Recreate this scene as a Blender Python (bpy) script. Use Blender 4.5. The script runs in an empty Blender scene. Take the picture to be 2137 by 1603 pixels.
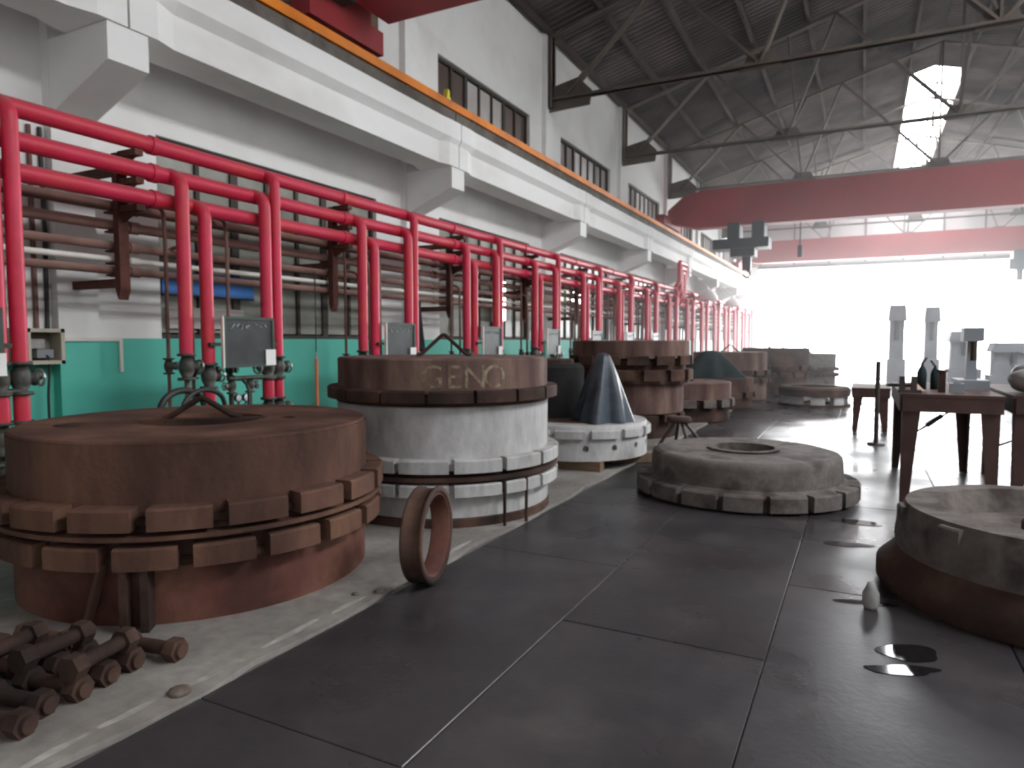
import bpy, bmesh, math, random
from math import sin, cos, pi, radians, atan2, sqrt
from mathutils import Vector, Matrix
random.seed(7)
S = bpy.context.scene
COL = S.collection

# ------------------------------------------------------------------ camera, sky, exposure
cam = bpy.data.cameras.new('camera'); cam.sensor_width = 36.0; cam.lens = 36.0 * 1430.0 / 2137.0
cam.clip_end = 400
cam.dof.use_dof = True; cam.dof.focus_distance = 1.0; cam.dof.aperture_fstop = 7.5   # the photograph is slightly out of focus throughout
camo = bpy.data.objects.new('camera', cam); COL.objects.link(camo)
camo.location = (0, 0, 1.55); camo.rotation_euler = (radians(90 - 3.58), 0, radians(27.05))
S.camera = camo
SKY = 44.0
w = bpy.data.worlds.new('overcast_sky'); S.world = w; w.use_nodes = True
bg = w.node_tree.nodes['Background']; bg.inputs[0].default_value = (0.96, 0.98, 1.0, 1); bg.inputs[1].default_value = SKY
S.view_settings.view_transform = 'Standard'; S.view_settings.look = 'None'
S.view_settings.gamma = 1.0; S.view_settings.use_curve_mapping = False
S.view_settings.exposure = 0.0

# hall dimensions (metres); the hall runs along +Y
ROOF_E, RIDGE_X, RIDGE_Z = 9.1, 2.1, 11.7
XL, XR, Y0, Y1 = -7.12, 11.2, -4.0, 47.0
BAY = 5.78
COLS = [4.17 + BAY * k for k in range(-1, 8)]
def roof_z(x): return RIDGE_Z - (RIDGE_Z - ROOF_E) * abs(x - RIDGE_X) / (RIDGE_X + 7.12)

def portal(name, loc, rot, sx, sy):   # a portal gives off nothing itself: it only guides the sky's light through an opening
    l = bpy.data.lights.new(name, 'AREA'); l.shape = 'RECTANGLE'; l.size = sx; l.size_y = sy
    l.cycles.is_portal = True
    o = bpy.data.objects.new(name, l); COL.objects.link(o); o.location = loc; o.rotation_euler = rot
SL = math.atan((RIDGE_Z - ROOF_E) / (RIDGE_X + 7.12))
portal('roof_skylight_offscreen', (8.55, 9.9, roof_z(8.55) + .12), (0, SL, 0), 2.3, 17.8)
portal('ridge_skylight_portal', (2.15, 39.2, RIDGE_Z + .15), (0, 0, 0), 1.9, 16.6)
portal('open_end_portal', (2.1, 47.2, 3.15), (radians(-90), 0, 0), 16.6, 6.3)

# ------------------------------------------------------------------ materials
MATS = {}
def mat(name, c1, c2=None, c3=None, scale=3.0, rough=.7, rough2=None, metal=0.0, bump=0.0, bscale=None,
        stretch=(1, 1, 1), dust=None, trans=0.0, detail=6, spec=.5, emit=None, blend=(.35, .65), fine=0.0, vary=0.0, glow=0.0):
    m = bpy.data.materials.new(name); m.use_nodes = True
    nt = m.node_tree; N = nt.nodes; L = nt.links
    b = N['Principled BSDF']; out = N['Material Output']
    b.inputs['Roughness'].default_value = rough; b.inputs['Metallic'].default_value = metal
    b.inputs['Specular IOR Level'].default_value = spec
    if emit:
        b.inputs['Emission Color'].default_value = (*c1, 1); b.inputs['Emission Strength'].default_value = emit
    g = N.new('ShaderNodeNewGeometry'); mp = N.new('ShaderNodeMapping'); mp.inputs['Scale'].default_value = stretch
    L.new(g.outputs['Position'], mp.inputs['Vector'])
    nz = N.new('ShaderNodeTexNoise'); nz.inputs['Scale'].default_value = scale; nz.inputs['Detail'].default_value = detail
    L.new(mp.outputs[0], nz.inputs['Vector'])
    cr = N.new('ShaderNodeValToRGB'); e = cr.color_ramp.elements
    c2 = c2 or tuple(v * .8 for v in c1)
    e[0].position = blend[0]; e[0].color = (*c1, 1); e[1].position = blend[1]; e[1].color = (*(c3 or c2), 1)
    if c3:
        x = e.new(.5 * (blend[0] + blend[1])); x.color = (*c2, 1)
    L.new(nz.outputs['Fac'], cr.inputs[0]); colr = cr.outputs[0]
    if fine:
        n2 = N.new('ShaderNodeTexNoise'); n2.inputs['Scale'].default_value = scale * 9; n2.inputs['Detail'].default_value = 4
        L.new(mp.outputs[0], n2.inputs['Vector'])
        mx = N.new('ShaderNodeMix'); mx.data_type = 'RGBA'; mx.blend_type = 'OVERLAY'; mx.inputs[0].default_value = fine
        L.new(colr, mx.inputs[6]); L.new(n2.outputs['Fac'], mx.inputs[7]); colr = mx.outputs[2]
    if dust:
        sp = N.new('ShaderNodeSeparateXYZ'); L.new(g.outputs['Normal'], sp.inputs[0])
        mr = N.new('ShaderNodeMapRange'); mr.inputs[1].default_value = .35; mr.inputs[2].default_value = 1.0
        mr.inputs[4].default_value = .85
        L.new(sp.outputs[2], mr.inputs[0])
        mx = N.new('ShaderNodeMix'); mx.data_type = 'RGBA'; mx.inputs[7].default_value = (*dust, 1)
        L.new(mr.outputs[0], mx.inputs[0]); L.new(colr, mx.inputs[6]); colr = mx.outputs[2]
    if vary:
        oi = N.new('ShaderNodeObjectInfo'); mr = N.new('ShaderNodeMapRange'); mr.inputs[3].default_value = 1 - vary; mr.inputs[4].default_value = 1 + vary
        L.new(oi.outputs['Random'], mr.inputs[0]); vm = N.new('ShaderNodeVectorMath'); vm.operation = 'SCALE'
        L.new(colr, vm.inputs[0]); L.new(mr.outputs[0], vm.inputs['Scale']); colr = vm.outputs[0]
    if glow:
        tl = N.new('ShaderNodeBsdfTranslucent'); tl.inputs[0].default_value = (*c1, 1); mg = N.new('ShaderNodeMixShader'); mg.inputs[0].default_value = glow
        L.new(b.outputs[0], mg.inputs[1]); L.new(tl.outputs[0], mg.inputs[2]); L.new(mg.outputs[0], out.inputs['Surface'])
    L.new(colr, b.inputs['Base Color'])
    if rough2 is not None:
        mr = N.new('ShaderNodeMapRange'); mr.inputs[1].default_value = .35; mr.inputs[2].default_value = .65
        mr.inputs[3].default_value = rough; mr.inputs[4].default_value = rough2
        n3 = N.new('ShaderNodeTexNoise'); n3.inputs['Scale'].default_value = scale * .6; n3.inputs['Detail'].default_value = 4
        L.new(g.outputs['Position'], n3.inputs['Vector']); L.new(n3.outputs['Fac'], mr.inputs[0]); L.new(mr.outputs[0], b.inputs['Roughness'])
    if bump:
        bp = N.new('ShaderNodeBump'); bp.inputs['Strength'].default_value = bump; bp.inputs['Distance'].default_value = .02
        n4 = N.new('ShaderNodeTexNoise'); n4.inputs['Scale'].default_value = bscale or scale * 4; n4.inputs['Detail'].default_value = 5
        L.new(g.outputs['Position'], n4.inputs['Vector']); L.new(n4.outputs['Fac'], bp.inputs['Height']); L.new(bp.outputs[0], b.inputs['Normal'])
    if trans:
        t = N.new('ShaderNodeBsdfTransparent'); mix = N.new('ShaderNodeMixShader'); mix.inputs[0].default_value = trans
        L.new(b.outputs[0], mix.inputs[1]); L.new(t.outputs[0], mix.inputs[2]); L.new(mix.outputs[0], out.inputs['Surface'])
    MATS[name] = m
    return m
M = MATS
mat('white_paint', (.87, .87, .86), (.78, .77, .75), scale=1.2, rough=.75, bump=.05, blend=(.45, .8), fine=.12)
mat('white_beam', (.90, .90, .89), (.68, .66, .63), scale=.9, rough=.8, bump=.15, blend=(.5, .85), stretch=(1, .5, 1), fine=.2)
mat('teal_paint', (.085, .50, .40), (.11, .55, .44), scale=1.0, rough=.55, bump=.05)
mat('ledge_grime', (.16, .14, .125), (.09, .075, .065), scale=3, rough=.9, bump=.2)
mat('orange_paint', (.85, .25, .015), (.70, .20, .02), (.45, .12, .02), scale=1.3, rough=.5, blend=(.4, .75))
mat('red_paint', (.62, .022, .075), (.55, .02, .06), (.58, .035, .05), scale=2.0, rough=.5, dust=(.36, .13, .13), fine=.15)
mat('red_crane', (.34, .022, .030), (.28, .02, .025), scale=.7, rough=.6, dust=(.22, .10, .09))
mat('brown_pipe', (.16, .075, .06), (.24, .13, .105), scale=3, rough=.7, dust=(.36, .24, .20))
mat('white_pipe', (.80, .79, .74), (.70, .68, .62), scale=3, rough=.5)
mat('dark_iron', (.035, .030, .028), (.07, .055, .045), scale=8, rough=.6, metal=.3, bump=.2)
mat('valve_iron', (.05, .055, .05), (.10, .09, .075), scale=14, rough=.55, metal=.4, bump=.2)
mat('bright_steel', (.55, .55, .53), (.42, .41, .40), scale=10, rough=.35, metal=.8)
mat('truss_steel', (.095, .076, .062), (.14, .115, .092), scale=2, rough=.85)
mat('roof_sheet', (.060, .050, .052), (.10, .082, .080), (.150, .128, .122), scale=.75, rough=.9, fine=.2, vary=.32)
mat('purlin_steel', (.045, .032, .028), (.07, .05, .04), scale=2, rough=.85)
mat('rust', (.046, .022, .016), (.095, .046, .033), (.175, .092, .058), scale=1.7, rough=.85, bump=.25, bscale=25, stretch=(1.3, 1.3, .45), fine=.3, blend=(.3, .72), spec=.3)
mat('rust_dark', (.024, .014, .011), (.054, .029, .022), (.098, .054, .038), scale=2.3, rough=.85, bump=.25, bscale=25, fine=.3, spec=.3)
mat('rust_red', (.060, .022, .017), (.110, .040, .030), (.155, .068, .048), scale=2.0, rough=.8, bump=.2, bscale=25, fine=.25, spec=.3)
mat('maroon_rust', (.075, .040, .036), (.125, .075, .064), (.19, .125, .098), scale=2.4, rough=.85, bump=.2, bscale=25, stretch=(1.5, 1.5, .35), fine=.3, spec=.3)
mat('white_mould', (.46, .455, .455), (.35, .34, .33), (.17, .14, .12), scale=1.8, rough=.75, bump=.2, bscale=20, stretch=(1.2, 1.2, .5), fine=.25, blend=(.42, .78), spec=.3)
mat('dusty_mould', (.100, .082, .075), (.145, .126, .116), (.058, .044, .040), scale=3, rough=.85, bump=.3, bscale=18, fine=.3, spec=.3)
mat('letter_paint', (.27, .23, .15), (.13, .08, .062), scale=16, rough=.9, blend=(.38, .6))
mat('plate_steel', (.030, .028, .031), (.046, .042, .045), (.075, .068, .068), scale=1.5, rough=.20, rough2=.46, vary=.12, bump=.05, bscale=30, fine=.25, blend=(.3, .75))
mat('apron_concrete', (.165, .148, .136), (.225, .208, .192), (.32, .30, .275), scale=1.6, rough=.7, rough2=.5, bump=.3, bscale=12, fine=.35, blend=(.3, .7))
mat('worn_paint', (.46, .44, .41), (.30, .28, .26), scale=9, rough=.8, blend=(.35, .6))
mat('far_concrete', (.10, .095, .095), (.16, .15, .145), scale=.8, rough=.22, rough2=.42, bump=.03, fine=.2)
mat('yard_concrete', (.5, .49, .47), (.4, .39, .37), scale=.4, rough=.8)
mat('wet_oil', (.012, .012, .013), rough=.06, scale=3, spec=.8)
mat('frame_dark', (.045, .038, .034), (.06, .05, .04), scale=4, rough=.7)
mat('pane_brown', (.11, .075, .060), (.085, .055, .045), scale=2, rough=.45)
mat('pane_pale', (.52, .49, .47), (.44, .41, .39), scale=2, rough=.4)
mat('pane_dusty', (.30, .31, .27), (.38, .385, .34), (.24, .235, .20), scale=1.1, rough=.3, trans=.12)
mat('sky_pane', (.75, .78, .8), rough=.15, scale=3, trans=.9)
mat('gable_sheet', (.62, .60, .58), (.52, .50, .48), scale=.8, rough=.8)
mat('gable_glass', (.50, .46, .46), (.42, .39, .39), scale=.8, rough=.8, glow=.10)
mat('board_black', (.028, .032, .034), (.05, .057, .06), scale=5, rough=.55)
mat('board_frame', (.035, .06, .05), (.05, .075, .06), scale=6, rough=.6)
mat('paper', (.85, .85, .83), (.8, .8, .78), scale=6, rough=.8)
mat('chalk', (.62, .64, .64), (.5, .52, .52), scale=30, rough=.95)
mat('box_cream', (.55, .52, .42), (.48, .45, .36), scale=5, rough=.6)
mat('box_inside', (.26, .22, .18), (.20, .17, .14), scale=9, rough=.8)
mat('blue_paint', (.03, .16, .48), (.04, .20, .55), scale=4, rough=.5)
mat('blue_valve', (.02, .22, .42), (.03, .25, .45), scale=8, rough=.5)
mat('gauge_face', (.82, .88, .92), (.78, .84, .9), scale=8, rough=.3)
mat('black_cloth', (.014, .013, .014), (.03, .027, .028), scale=6, rough=.9)
mat('hose_black', (.02, .021, .022), (.035, .035, .034), scale=9, rough=.5)
mat('tarp_grey', (.035, .045, .06), (.06, .075, .095), (.02, .026, .035), scale=3, rough=.4, spec=.35, bump=.15, bscale=10)
mat('tarp_green', (.014, .022, .024), (.024, .036, .038), scale=2.5, rough=.8, spec=.2, bump=.15, bscale=8)
mat('pole_orange', (.72, .20, .08), (.62, .18, .08), scale=6, rough=.6)
mat('wood', (.20, .13, .08), (.14, .09, .055), scale=4, rough=.8, stretch=(1, 4, 4))
mat('table_steel', (.055, .026, .022), (.085, .042, .034), scale=4, rough=.7, metal=.1)
mat('sack_grey', (.26, .26, .25), (.36, .36, .35), scale=5, rough=.8, bump=.2)
mat('rubber', (.014, .014, .015), (.022, .021, .021), scale=6, rough=.85, spec=.2)
mat('pink_plastic', (.62, .36, .30), (.55, .30, .26), scale=6, rough=.6)
mat('machine_grey', (.30, .32, .35), (.24, .26, .29), scale=2, rough=.6)
mat('hoist_navy', (.022, .026, .036), (.035, .04, .05), scale=3, rough=.5)
mat('yellow_paint', (.80, .70, .05), (.7, .6, .05), scale=5, rough=.5)
mat('lamp_white', (.86, .86, .85), (.8, .8, .79), scale=5, rough=.4)
mat('tube_light', (1, 1, .96), emit=9.0)
mat('grit', (.10, .075, .06), (.2, .16, .13), scale=15, rough=.95)

# ------------------------------------------------------------------ mesh helpers
class MB:
    def __init__(s): s.v = []; s.f = []; s.m = []; s.sm = []
    def add(s, vs, fs, mi=0, smooth=False):
        o = len(s.v); s.v += [tuple(v) for v in vs]
        for f in fs: s.f.append(tuple(o + i for i in f)); s.m.append(mi); s.sm.append(smooth)
        return s
    def box(s, x0, x1, y0, y1, z0, z1, mi=0):
        v = [(x, y, z) for x in (x0, x1) for y in (y0, y1) for z in (z0, z1)]
        return s.add(v, [(0, 1, 3, 2), (4, 6, 7, 5), (0, 4, 5, 1), (2, 3, 7, 6), (0, 2, 6, 4), (1, 5, 7, 3)], mi)
    def bar(s, a, b, w, h, up=(0, 0, 1), mi=0):
        a = Vector(a); b = Vector(b); d = (b - a).normalized(); u = Vector(up)
        if abs(d.dot(u)) > .98: u = Vector((1, 0, 0))
        r = d.cross(u).normalized(); u = r.cross(d)
        v = []
        for p in (a, b):
            for i, j in ((-1, -1), (1, -1), (1, 1), (-1, 1)): v.append(p + r * (i * w / 2) + u * (j * h / 2))
        return s.add(v, [(3, 2, 1, 0), (4, 5, 6, 7), (0, 1, 5, 4), (1, 2, 6, 5), (2, 3, 7, 6), (3, 0, 4, 7)], mi)
    def prism(s, poly, axis, t0, t1, mi=0):
        # poly: 2D points; axis 'x','y','z' extrusion between t0 and t1
        def P(p, t): return {'x': (t, p[0], p[1]), 'y': (p[0], t, p[1]), 'z': (p[0], p[1], t)}[axis]
        n = len(poly); v = [P(p, t0) for p in poly] + [P(p, t1) for p in poly]
        f = [tuple(range(n - 1, -1, -1)), tuple(range(n, 2 * n))] + [(i, (i + 1) % n, n + (i + 1) % n, n + i) for i in range(n)]
        return s.add(v, f, mi)
    def lathe(s, prof, n=48, c=(0, 0, 0), mi=0, smooth=True, axis='z', closed=False):
        # prof: list of (r, z); r 0 closes with a cap point
        rings = []; vs = []; fs = []
        for r, z in prof:
            if r < 1e-6: rings.append([len(vs)]); vs.append((0, 0, z))
            else:
                rings.append(list(range(len(vs), len(vs) + n)))
                vs += [(r * cos(2 * pi * i / n), r * sin(2 * pi * i / n), z) for i in range(n)]
        pr = list(zip(rings, rings[1:])) + ([(rings[-1], rings[0])] if closed else [])
        for A, B in pr:
            for i in range(n):
                j = (i + 1) % n
                if len(A) == 1 and len(B) == 1: continue
                if len(A) == 1: fs.append((A[0], B[j], B[i]))
                elif len(B) == 1: fs.append((A[i], A[j], B[0]))
                else: fs.append((A[i], A[j], B[j], B[i]))
        if axis == 'y': vs = [(x, z, -y) for x, y, z in vs]
        if axis == 'x': vs = [(z, y, -x) for x, y, z in vs]
        vs = [(x + c[0], y + c[1], z + c[2]) for x, y, z in vs]
        return s.add(vs, fs, mi, smooth)
    def cyl(s, a, b, r, n=16, mi=0, r2=None, smooth=True):
        return s.tube([a, b], r, n, mi, r2=r2)
    def tube(s, pts, r, n=12, mi=0, r2=None, caps=True):
        pts = [Vector(p) for p in pts]; vs = []; fs = []
        d = (pts[1] - pts[0]).normalized(); u = Vector((0, 0, 1)) if abs(d.z) < .9 else Vector((1, 0, 0))
        side = d.cross(u).normalized(); N = len(pts)
        for i, p in enumerate(pts):
            dd = (pts[min(i + 1, N - 1)] - pts[max(i - 1, 0)]).normalized()
            side = (side - dd * side.dot(dd)).normalized(); up = side.cross(dd)
            rr = r if r2 is None else r + (r2 - r) * i / (N - 1)
            vs += [p + (side * cos(2 * pi * k / n) + up * sin(2 * pi * k / n)) * rr for k in range(n)]
        for i in range(N - 1):
            for k in range(n):
                k2 = (k + 1) % n; fs.append((i * n + k, (i + 1) * n + k, (i + 1) * n + k2, i * n + k2))
        s.add(vs, fs, mi, True)
        if caps: s.add(vs[:n], [tuple(range(n))], mi); s.add(vs[-n:], [tuple(range(n - 1, -1, -1))], mi)
        return s
    def mesh(s, name, mats):
        me = bpy.data.meshes.new(name); me.from_pydata(s.v, [], s.f)
        for m in ([mats] if isinstance(mats, str) else mats): me.materials.append(M[m])
        me.polygons.foreach_set('material_index', s.m); me.polygons.foreach_set('use_smooth', s.sm)
        bm = bmesh.new(); bm.from_mesh(me); bmesh.ops.recalc_face_normals(bm, faces=bm.faces); bm.to_mesh(me); bm.free()
        me.update(); return me
    def build(s, name, mats, parent=None, loc=None, rz=None):
        return link(name, s.mesh(name, mats), parent, loc, rz)
def link(name, me, parent=None, loc=None, rz=None, rot=None):
    o = bpy.data.objects.new(name, me); COL.objects.link(o)
    if parent: o.parent = parent
    if loc: o.location = loc
    if rz is not None: o.rotation_euler = (0, 0, rz)
    if rot is not None: o.rotation_euler = rot
    return o
def tag(o, label, cat, group=None, kind=None):
    o['label'] = label; o['category'] = cat
    if group: o['group'] = group
    if kind: o['kind'] = kind
    return o
def thing(name, label, cat, loc=(0, 0, 0), rz=0, group=None, kind=None):
    o = bpy.data.objects.new(name, None); COL.objects.link(o); o.location = loc; o.rotation_euler = (0, 0, rz)
    o.empty_display_size = .1
    return tag(o, label, cat, group, kind)
def struct(name, label, cat, loc=(0, 0, 0)): return thing(name, label, cat, loc, kind='structure')
def bend(pts, rad, n=5):
    # polyline with rounded corners
    pts = [Vector(p) for p in pts]; out = [pts[0]]
    for i in range(1, len(pts) - 1):
        p = pts[i]; a = (pts[i - 1] - p); b = (pts[i + 1] - p)
        r = min(rad, a.length * .49, b.length * .49); a = p + a.normalized() * r; b = p + b.normalized() * r
        for k in range(n + 1):
            t = k / n; out.append(a * (1 - t) ** 2 + p * 2 * t * (1 - t) + b * t * t)
    out.append(pts[-1]); return out
def copy_tree(o, parent=None):
    c = o.copy(); COL.objects.link(c); c.parent = parent
    for ch in o.children: copy_tree(ch, c)
    return c

# ------------------------------------------------------------------ floor
floor = struct('floor', 'dark steel plate floor of the workshop beside a pale concrete strip', 'floor')
MB().box(XL - .3, XR + .3, Y0 - .3, Y1, -.30, -.02).build('base_slab', 'far_concrete', floor)
MB().box(-2.53, XR + .2, 22.03, Y1 + .3, -.019, 0.0).build('concrete_slab', 'plate_steel', floor)
# pale strip under the moulds with a chipped edge
ap = MB(); n = 170; ed = []
for i in range(n + 1):
    y = Y0 + (Y1 - Y0) * i / n
    ed.append((-2.56 + .028 * sin(i * 1.7) + .02 * sin(i * .61 + 1) + random.uniform(-.012, .012), y))
vs = [(XL, y, z) for x, y in ed for z in (-.019, .012)] + [(x, y, z) for x, y in ed for z in (-.019, .012)]
vs = []; fs = []
for x, y in ed: vs += [(XL, y, .012), (x, y, .012), (x, y, -.019)]
for i in range(n): a = 3 * i; fs += [(a, a + 1, a + 4, a + 3), (a + 1, a + 2, a + 5, a + 4)]
ap.add(vs, fs).build('concrete_strip', 'apron_concrete', floor)
xs = [-2.53, -1.45, -.38, .72, 1.82, 2.92, 4.02, 5.12, 6.22, 7.32, 8.42, 9.52, 10.62, XR]
for i in range(len(xs) - 1):
    y = Y0 - (i * 1.37 + .62) % 2.5
    if i == 1: y = 3.45 - 2.5 * 3
    if i == 0: y = 1.96 - 2.5 * 3
    if i == 2: y = 4.62 - 2.5 * 4
    while y < 22:
        a = max(y, Y0); b = min(y + 2.5, 22.02)
        dz = random.uniform(-.003, 0)
        if b - a > .1:
            g = .0025
            p = MB(); x0, x1 = xs[i] + g, xs[i + 1] - g; t = .004
            v = [(x0, a + g, -.019), (x1, a + g, -.019), (x1, b - g, -.019), (x0, b - g, -.019),
                 (x0, a + g, dz - t), (x1, a + g, dz - t), (x1, b - g, dz - t), (x0, b - g, dz - t),
                 (x0 + t, a + g + t, dz), (x1 - t, a + g + t, dz), (x1 - t, b - g - t, dz), (x0 + t, b - g - t, dz)]
            p.add(v, [(0, 1, 5, 4), (1, 2, 6, 5), (2, 3, 7, 6), (3, 0, 4, 7), (4, 5, 9, 8), (5, 6, 10, 9), (6, 7, 11, 10), (7, 4, 8, 11), (8, 9, 10, 11)])
            p.build('floor_plate', 'plate_steel', floor)
        y += 2.5
def puddle(cx, cy, rx, ry, a, seed, name='wet_patch', m='wet_oil', z=.0015):
    r = random.Random(seed); n = 40; ph = [r.uniform(0, 6.28) for _ in range(4)]
    v = [(0, 0, z)]
    for i in range(n):
        t = 2 * pi * i / n; k = 1 + .12 * sin(2 * t + ph[0]) + .09 * sin(3 * t + ph[1]) + .05 * sin(5 * t + ph[2])
        v.append((rx * k * cos(t), ry * k * sin(t), z))
    o = MB().add(v, [(0, i + 1, (i + 1) % n + 1) for i in range(n)]).build(name, m, floor, (cx, cy, 0), a)
puddle(.25, 3.86, .13, .11, .3, 1); puddle(.21, 3.64, .17, .05, .35, 2); puddle(.06, 4.50, .16, .035, .2, 3)
puddle(-.06, 5.75, .16, .07, .2, 4); puddle(.0, 6.5, .2, .08, .1, 5)
for q, (x, y, l) in enumerate([(-2.66, 1.72, .13), (-2.63, 2.12, .18), (-2.64, 2.62, .22), (-2.63, 3.05, .14), (-2.66, 1.42, .12), (-2.64, 4.3, .2)]): puddle(x, y, .022, l, .04 * (q % 3 - 1), 30 + q, 'paint_patch', 'worn_paint', .0135)
yard = tag(MB().box(-40, 50, Y1 + .3, 120, -.25, -.02).build('ground', 'yard_concrete'), 'bright concrete yard outside the open end of the hall', 'yard', kind='structure')

# ------------------------------------------------------------------ side wall with columns, corbels, crane beams
wl = struct('wall_left', 'white wall with a turquoise dado, concrete columns and crane beams', 'wall')
DADO = 1.58
edges = [Y0] + COLS + [Y1]
CW = .2
wn = 0
BAYN = ['in the bay before the open cabinet'] + [o + ' bay past the open cabinet' for o in ('first', 'second', 'third', 'fourth', 'fifth', 'sixth', 'seventh', 'eighth')]
def window(n, y0, y1, z0, z1, cols, pmats, x, label, mid=None):
    root = struct('window_%d' % n, label, 'window')
    t = .05; fr = MB()
    fr.box(x - .06, x + .03, y0, y1, z0, z0 + t).box(x - .06, x + .03, y0, y1, z1 - t, z1)
    fr.box(x - .06, x + .03, y0, y0 + t, z0, z1).box(x - .06, x + .03, y1 - t, y1, z0, z1)
    fr.build('frame', 'frame_dark', root)
    ww = (y1 - y0 - 2 * t) / cols
    for c in range(1, cols):
        yy = y0 + t + ww * c; thick = .055 if c % 3 == 2 else .028
        MB().box(x - .05, x + .02, yy - thick, yy + thick, z0 + t, z1 - t).build('mullion', 'frame_dark', root)
    zs = [z0 + t] + (mid or []) + [z1 - t]
    for zz in zs[1:-1]:
        MB().box(x - .045, x + .015, y0 + t, y1 - t, zz - .03, zz + .03).build('transom', 'frame_dark', root)
    for c in range(cols):
        for q in range(len(zs) - 1):
            a = y0 + t + ww * c; MB().box(x - .025, x - .017, a + .02, a + ww - .02, zs[q] + .02, zs[q + 1] - .02).build('pane', pmats[c % len(pmats)], root)
    return root
for k in range(len(edges) - 1):
    a = edges[k] + (CW if k > 0 else 0); b = edges[k + 1] - (CW if k < len(edges) - 2 else 0)
    p = MB(); X0, X1 = XL - .25, XL
    base = edges[k] if k > 0 else edges[k + 1] - BAY
    wa, wb = base + .99, base + 4.91
    if k == 0 or wb > b: wa = wb = None
    p.box(X0, X1, a, b, 0, DADO, 1)
    if wa is None: p.box(X0, X1, a, b, DADO, ROOF_E)
    else:
        p.box(X0, X1, a, wa, DADO, ROOF_E).box(X0, X1, wb, b, DADO, ROOF_E)
        p.box(X0, X1, wa, wb, 3.86, 5.55).box(X0, X1, wa, wb, 6.85, ROOF_E)
        wn += 1
        window(wn, wa, wb, DADO, 3.86, 7, ['pane_dusty'], XL - .1, 'dusty multi-pane window behind the red pipes, %s' % BAYN[k - 1], [2.55])
        wn += 1
        window(wn, wa, wb, 5.55, 6.85, 7, ['pane_brown', 'pane_brown', 'pane_pale', 'pane_pale', 'pane_pale', 'pane_brown', 'pane_brown'], XL - .1,
               'long high window of brown and pale panes, %s' % BAYN[k - 1])
    p.build('wall_panel', ['white_paint', 'teal_paint'], wl)
for k, yc in enumerate(COLS):
    c = MB(); c.box(-7.40, -7.0, yc - CW, yc + CW, 0, DADO, 1).box(-7.40, -7.0, yc - CW, yc + CW, DADO, ROOF_E)
    col = c.build('column', ['white_paint', 'teal_paint'], wl)
    MB().prism([(-6.995, 3.72), (-6.995, 4.415), (-6.09, 4.415), (-6.09, 4.08)], 'y', yc - CW, yc + CW).build('corbel', 'white_paint', col)
# crane beams, one per bay, with thicker end blocks
prof_mid = [(-6.62, 4.42), (-6.14, 4.42), (-6.14, 4.76), (-6.04, 4.86), (-6.04, 5.13), (-6.74, 5.13), (-6.74, 4.86), (-6.62, 4.76)]
prof_end = [(-6.70, 4.42), (-6.07, 4.42), (-6.07, 4.78), (-6.02, 4.86), (-6.02, 5.13), (-6.74, 5.13), (-6.74, 4.86), (-6.70, 4.78)]
be = [Y0] + COLS[0:] + [Y1]
for k in range(len(be) - 1):
    a, b = be[k] + .012, be[k + 1] - .012
    m = MB(); st = [(a, prof_end), (a + .28, prof_end), (a + .5, prof_mid), (b - .5, prof_mid), (b - .28, prof_end), (b, prof_end)]
    if b - a < 1.2: st = [(a, prof_mid), (b, prof_mid)]
    vs = [(x, y, z) for y, pr in st for x, z in pr]; fs = []
    for i in range(len(st) - 1):
        for j in range(8): fs.append((i * 8 + j, i * 8 + (j + 1) % 8, (i + 1) * 8 + (j + 1) % 8, (i + 1) * 8 + j))
    fs += [tuple(range(8)), tuple(range(len(vs) - 8, len(vs)))]
    m.add(vs, fs).build('crane_beam', 'white_beam', wl)
    MB().box(-6.60, -6.13, a, b, 5.13, 5.335).build('rail_bed', 'ledge_grime', wl)
# crane rail and the orange bar
MB().box(-6.42, -6.34, Y0, Y1, 5.335, 5.44).build('crane_rail', 'dark_iron', wl)
bar = thing('orange_bar', 'long orange painted bar running along the top of the crane beams', 'rail', (-6.17, 0, 5.335))
MB().box(-.035, .05, Y0 + .1, Y1 - .1, .03, .155).build('bar', 'orange_paint', bar)
for i in range(26): MB().box(-.03, .03, Y0 + 1 + i * 1.93, Y0 + 1.1 + i * 1.93, 0, .03).build('foot', 'dark_iron', bar)
yb = thing('rail_marker', 'small yellow marker clip standing on the orange bar', 'clip', (-6.16, 9.72, 5.49))
MB().prism([(-.05, 0), (.05, 0), (.025, .14), (-.02, .16)], 'x', -.04, .04).build('plate', 'yellow_paint', yb)
MB().box(-.045, .045, -.06, .06, -.0, .03).build('clamp', 'yellow_paint', yb)

# annex behind the windows keeps the daylight out
an = struct('wall_annex', 'plain back wall of the annex seen through the dusty windows', 'wall')
MB().box(-9.6, -9.5, Y0, Y1, 0, 9.1).build('annex_wall', 'gable_sheet', an)
MB().box(-9.6, -7.37, Y0, Y1, 9.1, 9.2).build('annex_roof', 'gable_sheet', an)
MB().box(-9.6, -7.37, Y0, Y1, -.1, 0).build('annex_floor', 'far_concrete', an)
MB().box(-9.6, -7.37, Y0 - .1, Y0, 0, 9.1).box(-9.6, -7.37, Y1, Y1 + .1, 0, 9.1).build('annex_end', 'gable_sheet', an)

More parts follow.
